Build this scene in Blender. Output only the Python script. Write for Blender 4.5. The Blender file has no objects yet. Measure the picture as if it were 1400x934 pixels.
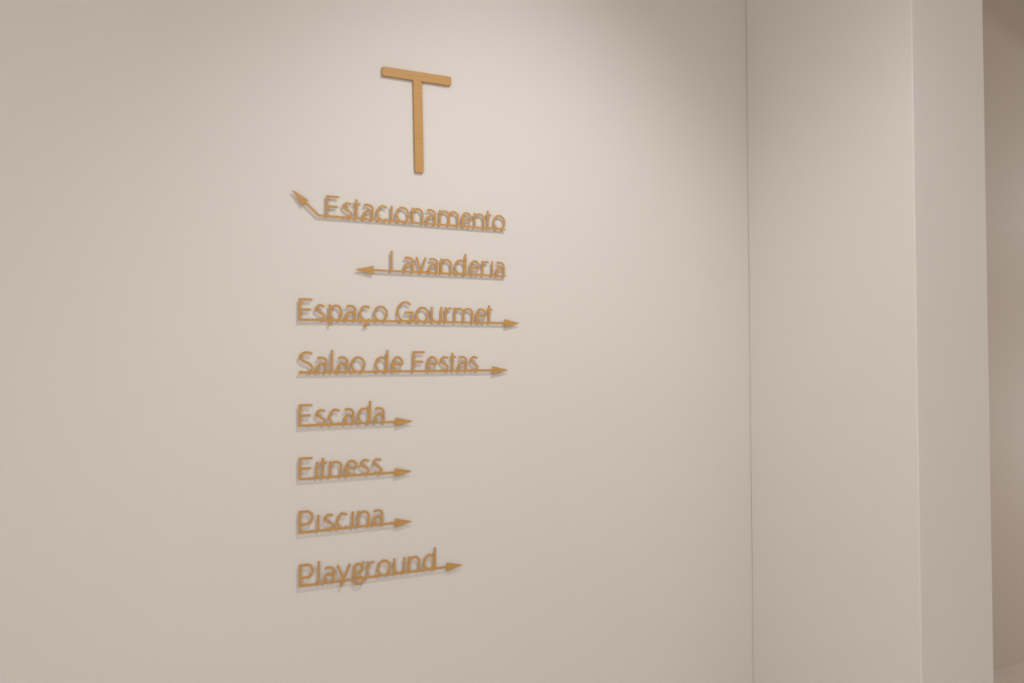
import bpy, bmesh, math
from mathutils import Vector, Matrix

SC = bpy.context.scene
COL = SC.collection
R = math.radians

# ------------------------------------------------------------------ camera
CAM_Y = -2.5751
yaw, pitch, roll = R(29.029), R(1.148), R(-0.321)
fw = Vector((math.sin(yaw)*math.cos(pitch), math.cos(yaw)*math.cos(pitch), math.sin(pitch)))
rt = Vector((math.cos(yaw), -math.sin(yaw), 0.0))
up = rt.cross(fw)
rt2 = rt*math.cos(roll) + up*math.sin(roll)
up2 = -rt*math.sin(roll) + up*math.cos(roll)
cam_data = bpy.data.cameras.new('camera')
cam = bpy.data.objects.new('camera', cam_data)
COL.objects.link(cam)
m = Matrix((rt2, up2, -fw)).transposed().to_4x4()
m.translation = Vector((0.0, CAM_Y, 1.5))
cam.matrix_world = m
cam_data.sensor_width = 36.0
cam_data.lens = 30.857
cam_data.clip_start = 0.02
SC.camera = cam

# ------------------------------------------------------------------ world, lights, exposure
world = bpy.data.worlds.new('world')
SC.world = world
world.use_nodes = True
world.node_tree.nodes['Background'].inputs[0].default_value = (0.9, 0.92, 1.0, 1)
world.node_tree.nodes['Background'].inputs[1].default_value = 0.0

SC.view_settings.view_transform = 'Standard'
SC.view_settings.look = 'None'
SC.view_settings.gamma = 1.0
SC.view_settings.use_curve_mapping = False
SC.view_settings.exposure = 0.0

def spot(name, loc, aim, watts, cone, blend, colour, radius=0.05):
    d = bpy.data.lights.new(name, 'SPOT')
    d.energy = watts; d.spot_size = R(cone); d.spot_blend = blend
    d.color = colour; d.shadow_soft_size = radius
    o = bpy.data.objects.new(name, d); COL.objects.link(o)
    o.location = loc
    o.rotation_euler = (Vector(aim)-Vector(loc)).to_track_quat('-Z', 'Y').to_euler()
    return o

def panel(name, loc, sx, sy, watts, colour):
    d = bpy.data.lights.new(name, 'AREA')
    d.shape = 'RECTANGLE'; d.size = sx; d.size_y = sy
    d.energy = watts; d.color = colour
    o = bpy.data.objects.new(name, d); COL.objects.link(o)
    o.location = loc
    return o

CEIL = 3.40
# recessed ceiling downlights washing the sign wall, and soft fill panels added under the ceiling
WHITE = (1.0, 1.0, 1.0)
Z = CEIL-0.03
# the sign's downlight, split into three lamps to shape its falloff: two pointing down, one tilted to the wall
spot('downlight_sign', (1.38, -1.25, Z), (1.38, -1.25, 0.0), 36, 120, 0.85, WHITE, 0.03)
spot('downlight_sign_wide', (1.42, -1.25, Z), (1.42, -1.25, 0.0), 20, 140, 0.7, WHITE, 0.03)
spot('downlight_sign_tilted', (1.40, -1.27, Z), (1.40, 0.0, 1.55), 28.5, 80, 1.0, WHITE, 0.03)
panel('ceiling_fill', (0.8, -3.2, CEIL-0.02), 2.2, 1.8, 22, WHITE)
panel('ceiling_fill_right', (3.8, -3.4, CEIL-0.02), 1.6, 1.6, 16, WHITE)
panel('ceiling_fill_middle', (2.4, -3.6, CEIL-0.02), 1.6, 1.6, 9, WHITE)
# fill lights added at the left-hand and right-hand walls, which have no openings
panel('left_fill', (-1.88, -3.0, 1.6), 2.2, 1.8, 46, WHITE).rotation_euler = (0, R(-90), 0)
panel('right_fill_high', (6.15, -0.7, 2.5), 0.14, 0.5, 7.0, WHITE).rotation_euler = (0, R(90), 0)
panel('right_fill_low', (6.15, -0.7, 1.0), 0.8, 1.0, 11.0, WHITE).rotation_euler = (0, R(90), 0)

# ------------------------------------------------------------------ materials
def paint(name, rgb, rough=0.6, bump=0.04, scale=220.0, mottle=0.02):
    mt = bpy.data.materials.new(name); mt.use_nodes = True
    nt = mt.node_tree; b = nt.nodes['Principled BSDF']
    tc = nt.nodes.new('ShaderNodeTexCoord')
    n1 = nt.nodes.new('ShaderNodeTexNoise'); n1.inputs['Scale'].default_value = scale
    n1.inputs['Detail'].default_value = 3
    n2 = nt.nodes.new('ShaderNodeTexNoise'); n2.inputs['Scale'].default_value = 1.7
    n2.inputs['Detail'].default_value = 4
    nt.links.new(tc.outputs['Object'], n1.inputs['Vector'])
    nt.links.new(tc.outputs['Object'], n2.inputs['Vector'])
    mx = nt.nodes.new('ShaderNodeMix'); mx.data_type = 'RGBA'
    mx.inputs[6].default_value = (*[c*(1-mottle) for c in rgb], 1)
    mx.inputs[7].default_value = (*[min(1, c*(1+mottle)) for c in rgb], 1)
    nt.links.new(n2.outputs[0], mx.inputs[0])
    nt.links.new(mx.outputs[2], b.inputs['Base Color'])
    b.inputs['Roughness'].default_value = rough
    bp = nt.nodes.new('ShaderNodeBump'); bp.inputs['Strength'].default_value = bump
    bp.inputs['Distance'].default_value = 0.002
    nt.links.new(n1.outputs[0], bp.inputs['Height'])
    nt.links.new(bp.outputs[0], b.inputs['Normal'])
    return mt

def sign_finish(name, dark, light, rough, metal):
    """brushed ochre-gold finish with a fine lengthwise grain"""
    mt = bpy.data.materials.new(name); mt.use_nodes = True
    nt = mt.node_tree; b = nt.nodes['Principled BSDF']
    tc = nt.nodes.new('ShaderNodeTexCoord')
    mp = nt.nodes.new('ShaderNodeMapping'); mp.inputs['Scale'].default_value = (6, 40, 120)
    n = nt.nodes.new('ShaderNodeTexNoise'); n.inputs['Scale'].default_value = 4; n.inputs['Detail'].default_value = 5
    cr = nt.nodes.new('ShaderNodeValToRGB')
    cr.color_ramp.elements[0].position = 0.3; cr.color_ramp.elements[0].color = (*dark, 1)
    cr.color_ramp.elements[1].position = 0.7; cr.color_ramp.elements[1].color = (*light, 1)
    nt.links.new(tc.outputs['Object'], mp.inputs[0]); nt.links.new(mp.outputs[0], n.inputs['Vector'])
    nt.links.new(n.outputs[0], cr.inputs[0]); nt.links.new(cr.outputs[0], b.inputs['Base Color'])
    b.inputs['Roughness'].default_value = rough; b.inputs['Metallic'].default_value = metal
    return mt

WALL = paint('warm_white_wall_paint', (0.733, 0.693, 0.650))
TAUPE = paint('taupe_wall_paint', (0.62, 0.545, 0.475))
CEILM = paint('white_ceiling_paint', (0.80, 0.78, 0.75))
GOLD = sign_finish('ochre_sign_finish', (0.50, 0.268, 0.080), (0.58, 0.322, 0.104), 0.45, 0.0)

def floor_material():
    mt = bpy.data.materials.new('pale_stoneware_floor'); mt.use_nodes = True
    nt = mt.node_tree; b = nt.nodes['Principled BSDF']
    tc = nt.nodes.new('ShaderNodeTexCoord')
    n = nt.nodes.new('ShaderNodeTexNoise'); n.inputs['Scale'].default_value = 9; n.inputs['Detail'].default_value = 6
    cr = nt.nodes.new('ShaderNodeValToRGB')
    cr.color_ramp.elements[0].color = (0.60, 0.51, 0.45, 1); cr.color_ramp.elements[1].color = (0.68, 0.585, 0.52, 1)
    nt.links.new(tc.outputs['Object'], n.inputs['Vector']); nt.links.new(n.outputs[0], cr.inputs[0])
    nt.links.new(cr.outputs[0], b.inputs['Base Color']); b.inputs['Roughness'].default_value = 0.35
    return mt
FLOOR = floor_material()

# ------------------------------------------------------------------ mesh helpers
def add_box(bm, x0, x1, y0, y1, z0, z1, bevel=0.0, seg=2, corner=0.0):
    r = bmesh.ops.create_cube(bm, size=1.0)
    for v in r['verts']:
        v.co = Vector((x0+(v.co.x+.5)*(x1-x0), y0+(v.co.y+.5)*(y1-y0), z0+(v.co.z+.5)*(z1-z0)))
    if corner:       # round the outline as seen from the front (edges running along y)
        es = [e for e in {e for v in r['verts'] for e in v.link_edges} if abs(e.verts[0].co.y-e.verts[1].co.y) > 1e-5]
        r['verts'] = bmesh.ops.bevel(bm, geom=es, offset=corner, segments=5, affect='EDGES', profile=0.5)['verts']
    if bevel:
        es = list({e for v in r['verts'] for e in v.link_edges if e.calc_face_angle(0) > 0.6})
        bmesh.ops.bevel(bm, geom=es, offset=bevel, segments=seg, affect='EDGES', profile=0.5)

def link(name, bm, mat, parent=None, smooth=False):
    me = bpy.data.meshes.new(name); bmesh.ops.recalc_face_normals(bm, faces=bm.faces)
    bm.to_mesh(me); bm.free()
    me.materials.append(mat)
    if smooth:
        me.polygons.foreach_set('use_smooth', [True]*len(me.polygons))
    o = bpy.data.objects.new(name, me); COL.objects.link(o)
    if parent: o.parent = parent
    return o

def structure(name, box, mat, label, bevel=0.0):
    bm = bmesh.new(); add_box(bm, *box, bevel=bevel)
    o = link(name, bm, mat); o['kind'] = 'structure'; o['label'] = label; o['category'] = 'room surface'
    return o

# ------------------------------------------------------------------ room shell
XL, XR, YF = -1.9, 6.2, -5.6
COLX0, COLX1, COLY = 2.501, 2.8793, -0.7429
structure('floor', (XL-.2, XR+.2, YF-.2, 0.2, -0.15, 0.0), FLOOR, 'pale stoneware floor glimpsed at the lower right corner')['category'] = 'floor'
structure('ceiling', (XL-.2, XR+.2, YF-.2, 0.2, CEIL, CEIL+.15), CEILM, 'plain white ceiling above the sign wall')['category'] = 'ceiling'
structure('wall_back', (XL, 2.70, 0.0, 0.2, 0.0, CEIL), WALL, 'wide warm white wall carrying the ochre wayfinding lettering')['category'] = 'wall'
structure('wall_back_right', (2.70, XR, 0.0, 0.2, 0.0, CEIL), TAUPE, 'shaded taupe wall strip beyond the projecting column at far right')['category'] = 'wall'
structure('wall_column', (COLX0, COLX1, COLY, -0.0005, 0.0, CEIL), WALL, 'projecting full-height column with a bright side and a greyer front', bevel=0.004)['category'] = 'column'
structure('shade_beam', (5.0, 5.25, YF, -0.0005, 2.86, CEIL), CEILM, 'unseen beam added outside the picture on the right to block light')['category'] = 'beam'  # added out of view to cast the shade edge on wall_back_right
structure('wall_left', (XL-.2, XL, YF, 0.0, 0.0, CEIL), WALL, 'plain side wall outside the picture on the left')['category'] = 'wall'
structure('wall_right', (XR, XR+.2, YF, 0.0, 0.0, CEIL), WALL, 'plain end wall outside the picture on the right')['category'] = 'wall'
structure('wall_front', (XL, XR, YF-.2, YF, 0.0, CEIL), WALL, 'plain wall behind the camera')['category'] = 'wall'

# ------------------------------------------------------------------ lettering
FRONT, BACK = -0.0092, -0.0082      # front and back faces of the cut letters (they stand off the wall)
CAPH, XH, SW = 1.0, 0.765, 0.100    # glyph units: cap height 1 = 0.0665 m
UNIT = 0.0665
h = SW/2

def arc(cx, cy, rx, ry, a0, a1, n=None):
    n = n or max(6, int(abs(a1-a0)/9))
    return [(cx+rx*math.cos(R(a0+(a1-a0)*i/n)), cy+ry*math.sin(R(a0+(a1-a0)*i/n))) for i in range(n+1)]

def smooth(pts, k=8):
    out = []
    P = [pts[0]]+pts+[pts[-1]]
    for i in range(1, len(P)-2):
        p0, p1, p2, p3 = (Vector(q) for q in P[i-1:i+3])
        for j in range(k):
            t = j/k
            out.append(tuple(0.5*((2*p1)+(p2-p0)*t+(2*p0-5*p1+4*p2-p3)*t*t+(3*p1-p0-3*p2+p3)*t**3)))
    out.append(pts[-1])
    return out

def glyph(c, W):
    """centre-line strokes of a letter; W = width in units of the cap height"""
    l, r, mx = h, W-h, W/2
    X, T = XH, 1.0
    t = X-h
    if c == 'E': return [[(l, 0), (l, T)], [(l, T-h), (W*.97, T-h)], [(l, .5), (W*.86, .5)], [(l, h), (W, h)]]
    if c == 'F': return [[(l, 0), (l, T)], [(l, T-h), (W, T-h)], [(l, .5), (W*.86, .5)]]
    if c == 'L': return [[(l, 0), (l, T)], [(l, h), (W, h)]]
    if c == 'P':
        rr = (T-h-.40)/2
        return [[(l, 0), (l, T)], [(l, T-h)]+arc(r-rr, .40+rr, rr, rr, 90, -90)+[(l, .40)]]
    if c == 'G': return [arc(mx+.02, .5, mx-h+.02, .5-h, 48, 300), [(mx+.02+(mx-h+.02)*.5, .5-(.5-h)*.866), (r-.06, .15), (r, .17)], [(r, .10), (r, .50)], [(r+h, .47), (mx-.02, .47)]]
    if c == 'S': return [smooth([(W*.90, .885), (mx, T-h), (l+.06, .86), (l+.01, .72), (l+.13, .58), (mx, .51), (r-.12, .42), (r, .27), (r-.07, .13), (mx, h), (l+.01, .10)])]
    if c == 's': return [smooth([(W*.90, t-.055), (mx, t), (l+.06, t-.09), (l+.03, t-.20), (mx-.03, X*.53), (r-.07, X*.42), (r, .21), (r-.09, .09), (mx-.02, h), (l+.01, .09)])]
    if c == 'l': return [[(l, 0), (l, 1.06)]]
    if c == 'ı': return [[(l, 0), (l, X)]]
    if c == 'o': return [arc(mx, X/2, mx-h, X/2-h, 0, 360, 40)]
    if c == 'c' or c == 'ç':
        s = [arc(mx+.03, X/2, mx-h+.03, X/2-h, 48, 312)]
        if c == 'ç': s += [[(mx+.06, .03), (mx+.10, -.06), (mx+.03, -.11)], [(mx+.10, -.045), (mx+.12, -.12), (mx+.06, -.17), (mx-.06, -.16)]]
        return s
    if c == 'e': return [[(l+.02, X*.50), (r, X*.50)] , arc(mx, X/2, mx-h, X/2-h, 0, 310, 34)]
    if c == 'a':
        return [[(r, 0), (r, X-.24)] , [(r, X-.26)]+arc(r-.22, X-h-.20, .22, .20, 0, 90)[1:]+[(l+.10, t), (l+.03, t-.05)],
                [(r, .42), (l+.19, .42)]+arc(l+.19, .235, .19, .185, 90, 270)[1:]+[(r-.14, .05), (r, .10)]]
    if c == 'n': return [[(l, 0), (l, X)], [(l, X-.20)]+arc(mx, t-.24, mx-h, .24, 150, 0)+[(r, 0)]]
    if c == 'u': return [[(r, 0), (r, X)], [(l, X)]+arc(mx, .29, mx-h, .24, 180, 330)+[(r, .20)]]
    if c == 'm':
        q = (W-2*h)/4
        return [[(l, 0), (l, X)], [(l, X-.20)]+arc(l+q, t-.22, q, .22, 150, 0)+[(l+2*q, 0)], [(l+2*q, X-.22)]+arc(l+3*q, t-.22, q, .22, 150, 0)+[(r, 0)]]
    if c == 'r': return [[(l, 0), (l, X)], [(l, X-.26)]+arc(l+.24, t-.22, .24, .22, 170, 95)+[(W, t-.005)]]
    if c == 't': 
        q = W*.40
        return [[(q, 1.0*X+.16), (q, .17)]+arc(q+.12, .17, .12, .118, 180, 270)[1:]+[(W*.98, .06)], [(0, t-.01), (W*.93, t-.01)]]
    if c == 'v': return [[(h*.8, X), (mx, .05)], [(W-h*.8, X), (mx, .05)]]
    if c == 'y': return [[(h*.8, X), (mx, .10)], [(W-h*.8, X), (mx-.15, -.22)]]
    if c == 'p': return [[(l, -.20), (l, X)], arc(mx+.01, X/2, mx-h-.01, X/2-h, 0, 360, 40)]
    if c == 'd': return [[(r, 0), (r, 1.06)], arc(mx-.01, X/2, mx-h-.01, X/2-h, 0, 360, 40)]
    if c == 'g':
        q = mx-.02
        return [arc(q, X-.255, q-h, .205, 0, 360, 36), [(q+.12, t-.03), (W, X+.01)],
                smooth([(l+.05, .34), (l+.01, .24), (l+.09, .14), (mx, .10), (r-.08, .07), (r, -.03), (r-.07, -.15), (mx, -.19), (l+.06, -.15), (l+.01, -.04), (l+.09, .08)])]
    raise ValueError(c)

WIDTH = {'E': .62, 'F': .62, 'L': .56, 'P': .66, 'G': .83, 'S': .655, 's': .50, 'l': .104, 'ı': .104, 'o': .705, 'c': .57, 'ç': .57,
         'e': .60, 'a': .535, 'n': .60, 'u': .60, 'm': 1.06, 'r': .37, 't': .34, 'v': .55, 'y': .66, 'p': .64, 'd': .66, 'g': .57}

def ribbon(bm, pts, w, y0, y1):
    """a constant-width stroke along pts (x, z), extruded from y0 (front) to y1 (back)"""
    closed = (Vector(pts[0])-Vector(pts[-1])).length < 1e-6
    if closed: pts = pts[:-1]
    P = [Vector(p) for p in pts]
    n = len(P); L = []; Rr = []
    for i in range(n):
        a = P[i-1] if (i > 0 or closed) else None
        b = P[(i+1) % n] if (i < n-1 or closed) else None
        d0 = (P[i]-a).normalized() if a is not None else (b-P[i]).normalized()
        d1 = (b-P[i]).normalized() if b is not None else d0
        n0 = Vector((-d0.y, d0.x)); n1 = Vector((-d1.y, d1.x))
        mm = (n0+n1)
        if mm.length < 1e-4: mm = n0
        mm.normalize()
        s = (w/2)/max(0.45, mm.dot(n1))
        L.append(P[i]+mm*s); Rr.append(P[i]-mm*s)
    V = [[bm.verts.new((q.x, y, q.y)) for q in side] for y in (y0, y1) for side in (L, Rr)]
    lf, rf, lb, rb = V
    k = n if closed else n-1
    for i in range(k):
        j = (i+1) % n
        for q in ((lf[i], lf[j], rf[j], rf[i]), (lb[i], rb[i], rb[j], lb[j]), (lf[i], lb[i], lb[j], lf[j]), (rf[i], rf[j], rb[j], rb[i])):
            bm.faces.new(q)
    if not closed:
        bm.faces.new((lf[0], rf[0], rb[0], lb[0])); bm.faces.new((lf[-1], lb[-1], rb[-1], rf[-1]))

def empty(name, loc, label, cat, group=None):
    o = bpy.data.objects.new(name, None); COL.objects.link(o)
    o.location = loc; o.empty_display_size = 0.05
    o['label'] = label; o['category'] = cat
    if group: o['group'] = group
    return o

def arrowhead(root, tip, base, half):
    t, b = Vector(tip), Vector(base)
    d = (t-b).normalized(); nn = Vector((-d.y, d.x))
    bm = bmesh.new()
    q = [b+nn*half, b-nn*half, t-nn*0.0012, t+nn*0.0012]
    f = [bm.verts.new((p.x, FRONT-0.0006, p.y)) for p in q]; k = [bm.verts.new((p.x, BACK, p.y)) for p in q]
    bm.faces.new(f); bm.faces.new(k[::-1])
    for i in range(4):
        j = (i+1) % 4; bm.faces.new((f[i], k[i], k[j], f[j]))
    link('arrowhead', bm, GOLD, root)

def standoff(root, x, z, y0):
    """small pin that holds the cut sign off the wall (it starts at the wall's surface)"""
    bm = bmesh.new()
    bmesh.ops.create_cone(bm, segments=8, radius1=0.0018, radius2=0.0018, depth=abs(y0), cap_ends=True,
                          matrix=Matrix.Translation((x, y0/2, z)) @ Matrix.Rotation(R(90), 4, 'X'))
    link('standoff_pin', bm, GOLD, root)

GROUP = 'direction signs with arrows under the large letter T'
def word_sign(word, zc, xs, label, bar, head=None):
    x0, x1 = bar
    root = empty('direction_sign', (x0, 0.0, zc), label, 'sign', GROUP)
    base = -SW*UNIT/2
    chars = [('ı' if c == 'i' else c) for c in word if c != ' ']   # the sign's i has no dot
    for c, (xa, xb) in zip(chars, xs):
        W = WIDTH[c]
        if c == 'L': xa, W = xa, (xb-xa)/UNIT
        elif c == 'E' or c == 'F' or c == 'P': pass
        else: xa = (xa+xb)/2 - W*UNIT/2
        bm = bmesh.new()
        for k, st in enumerate(glyph(c, W)):        # each stroke a hair prouder than the last, so no faces coincide
            ribbon(bm, [((xa-x0)+p[0]*UNIT, base+p[1]*UNIT) for p in st], SW*UNIT, FRONT-0.00015*(k+1), BACK+0.0001*(k+1))
        link('letter', bm, GOLD, root)
    bm = bmesh.new()
    if head and head[0] == 'bent':
        _, bend, hb, tip = head
        pts = [(x1-x0, 0.0), (bend[0]-x0, 0), (hb[0]-x0, hb[1]-zc)]
        ribbon(bm, pts, SW*UNIT, FRONT, BACK)
        link('underline_bar', bm, GOLD, root)
        arrowhead(root, (tip[0]-x0, tip[1]-zc), (hb[0]-x0, hb[1]-zc), 0.0118)
    else:
        hb, tip = head
        pts = [(0, 0), (x1-x0, 0)]
        ribbon(bm, pts, SW*UNIT, FRONT, BACK)
        link('underline_bar', bm, GOLD, root)
        arrowhead(root, (tip-x0, 0), (hb-x0, 0), 0.0128)
    for f in (0.12, 0.88):
        standoff(root, (x1-x0)*f, 0.0, BACK)
    return root

XA, XB = 0.7048, 1.4000
SIGNS = [
 ('Estacionamento', 1.9325, [(0.7882, 0.8309), (0.8373, 0.8702), (0.8742, 0.8967), (0.9035, 0.9372), (0.9479, 0.985), (0.9937, 1.001), (1.0107, 1.0568), (1.0643, 1.1055), (1.113, 1.1475), (1.1588, 1.2294), (1.2367, 1.2786), (1.2839, 1.3233), (1.3265, 1.3491), (1.354, 1.4009)],
  'ochre cut-out word Estacionamento, underline bending up to an upper-left arrow', (0.7651, XB), ('bent', (0.7651, 1.9325), (0.7265, 1.9672), (0.6868, 2.001))),
 ('Lavanderia', 1.7765, [(0.9933, 1.0284), (1.0354, 1.0714), (1.0781, 1.1135), (1.1194, 1.1554), (1.1634, 1.204), (1.2122, 1.2555), (1.2659, 1.3058), (1.3143, 1.3335), (1.3472, 1.354), (1.3613, 1.3982)],
  'ochre cut-out word Lavanderia with an underline arrow pointing left', (0.9351, XB), (0.9370, 0.8814)),
 ('Espaço Gourmet', 1.62, [(0.7055, 0.7468), (0.7518, 0.7861), (0.7959, 0.8391), (0.8461, 0.8812), (0.8899, 0.9301), (0.936, 0.9845), (1.0126, 1.0688), (1.0777, 1.1214), (1.1288, 1.1694), (1.1785, 1.2019), (1.209, 1.2804), (1.2873, 1.3285), (1.3301, 1.351)],
  'ochre cut-out words Espaço Gourmet over the longest right-pointing arrow', (XA, 1.397), (1.3947, 1.4506)),
 ('Salao de Festas', 1.4635, [(0.7054, 0.7491), (0.7567, 0.7915), (0.8026, 0.809), (0.8206, 0.8553), (0.8637, 0.9101), (0.941, 0.9852), (0.9942, 1.0359), (1.066, 1.1095), (1.1124, 1.1527), (1.1572, 1.192), (1.1951, 1.2181), (1.2211, 1.2577), (1.263, 1.2984)],
  'ochre cut-out words Salao de Festas over a right-pointing arrow', (XA, 1.352), (1.3493, 1.4057)),
 ('Escada', 1.307, [(0.7048, 0.7455), (0.754, 0.7859), (0.7954, 0.8323), (0.8399, 0.875), (0.8842, 0.9283), (0.9359, 0.9731)],
  'ochre cut-out word Escada over a short right-pointing arrow', (XA, 1.010), (1.008, 1.0644)),
 ('Fitness', 1.1505, [(0.7047, 0.7453), (0.7561, 0.7637), (0.768, 0.7909), (0.7967, 0.8373), (0.8455, 0.8859), (0.891, 0.9234), (0.9309, 0.9635)],
  'ochre cut-out word Fitness over a short right-pointing arrow', (XA, 1.0075), (1.0055, 1.0605)),
 ('Piscina', 0.994, [(0.7045, 0.7508), (0.7593, 0.7672), (0.7778, 0.8108), (0.8181, 0.8551), (0.8657, 0.8728), (0.8835, 0.9236), (0.9314, 0.967)],
  'ochre cut-out word Piscina over a short right-pointing arrow', (XA, 1.0075), (1.0055, 1.0613)),
 ('Playground', 0.8375, [(0.7054, 0.7497), (0.7615, 0.7686), (0.7785, 0.8132), (0.8184, 0.863), (0.8691, 0.9063), (0.9133, 0.9376), (0.946, 0.9906), (1.0014, 1.0381), (1.0499, 1.0887), (1.0998, 1.1424)],
  'ochre cut-out word Playground over the lowest right-pointing arrow', (XA, 1.183), (1.1808, 1.2354)),
]
for word, z, xs, label, bar, head in SIGNS:
    word_sign(word, z, xs, label, bar, head)

# the large letter T: crossbar and stem, softly rounded, standing off the wall
T = empty('letter_sign', (1.087, 0.0, 2.094), 'large ochre capital letter T above the list of words', 'sign')
TF, TB = -0.0095, -0.0015
bm = bmesh.new(); add_box(bm, 0.9680-1.087, 1.2045-1.087, TF, TB, 0.2905, 0.3200, bevel=0.0012, corner=0.005)
for v in bm.verts: v.co.z += 0.0012 + 0.010*v.co.x
link('crossbar', bm, GOLD, T)
bm = bmesh.new(); add_box(bm, -0.0150, 0.0150, TF+0.0004, TB, 0.0, 0.3000, bevel=0.0012, corner=0.005)
for v in bm.verts: v.co.x += (0.0055 - 0.0055*v.co.z/0.2935)
link('stem', bm, GOLD, T)
for x, z in ((-0.09, 0.305), (0.09, 0.305), (0.004, 0.05)):
    standoff(T, x, z, TB)
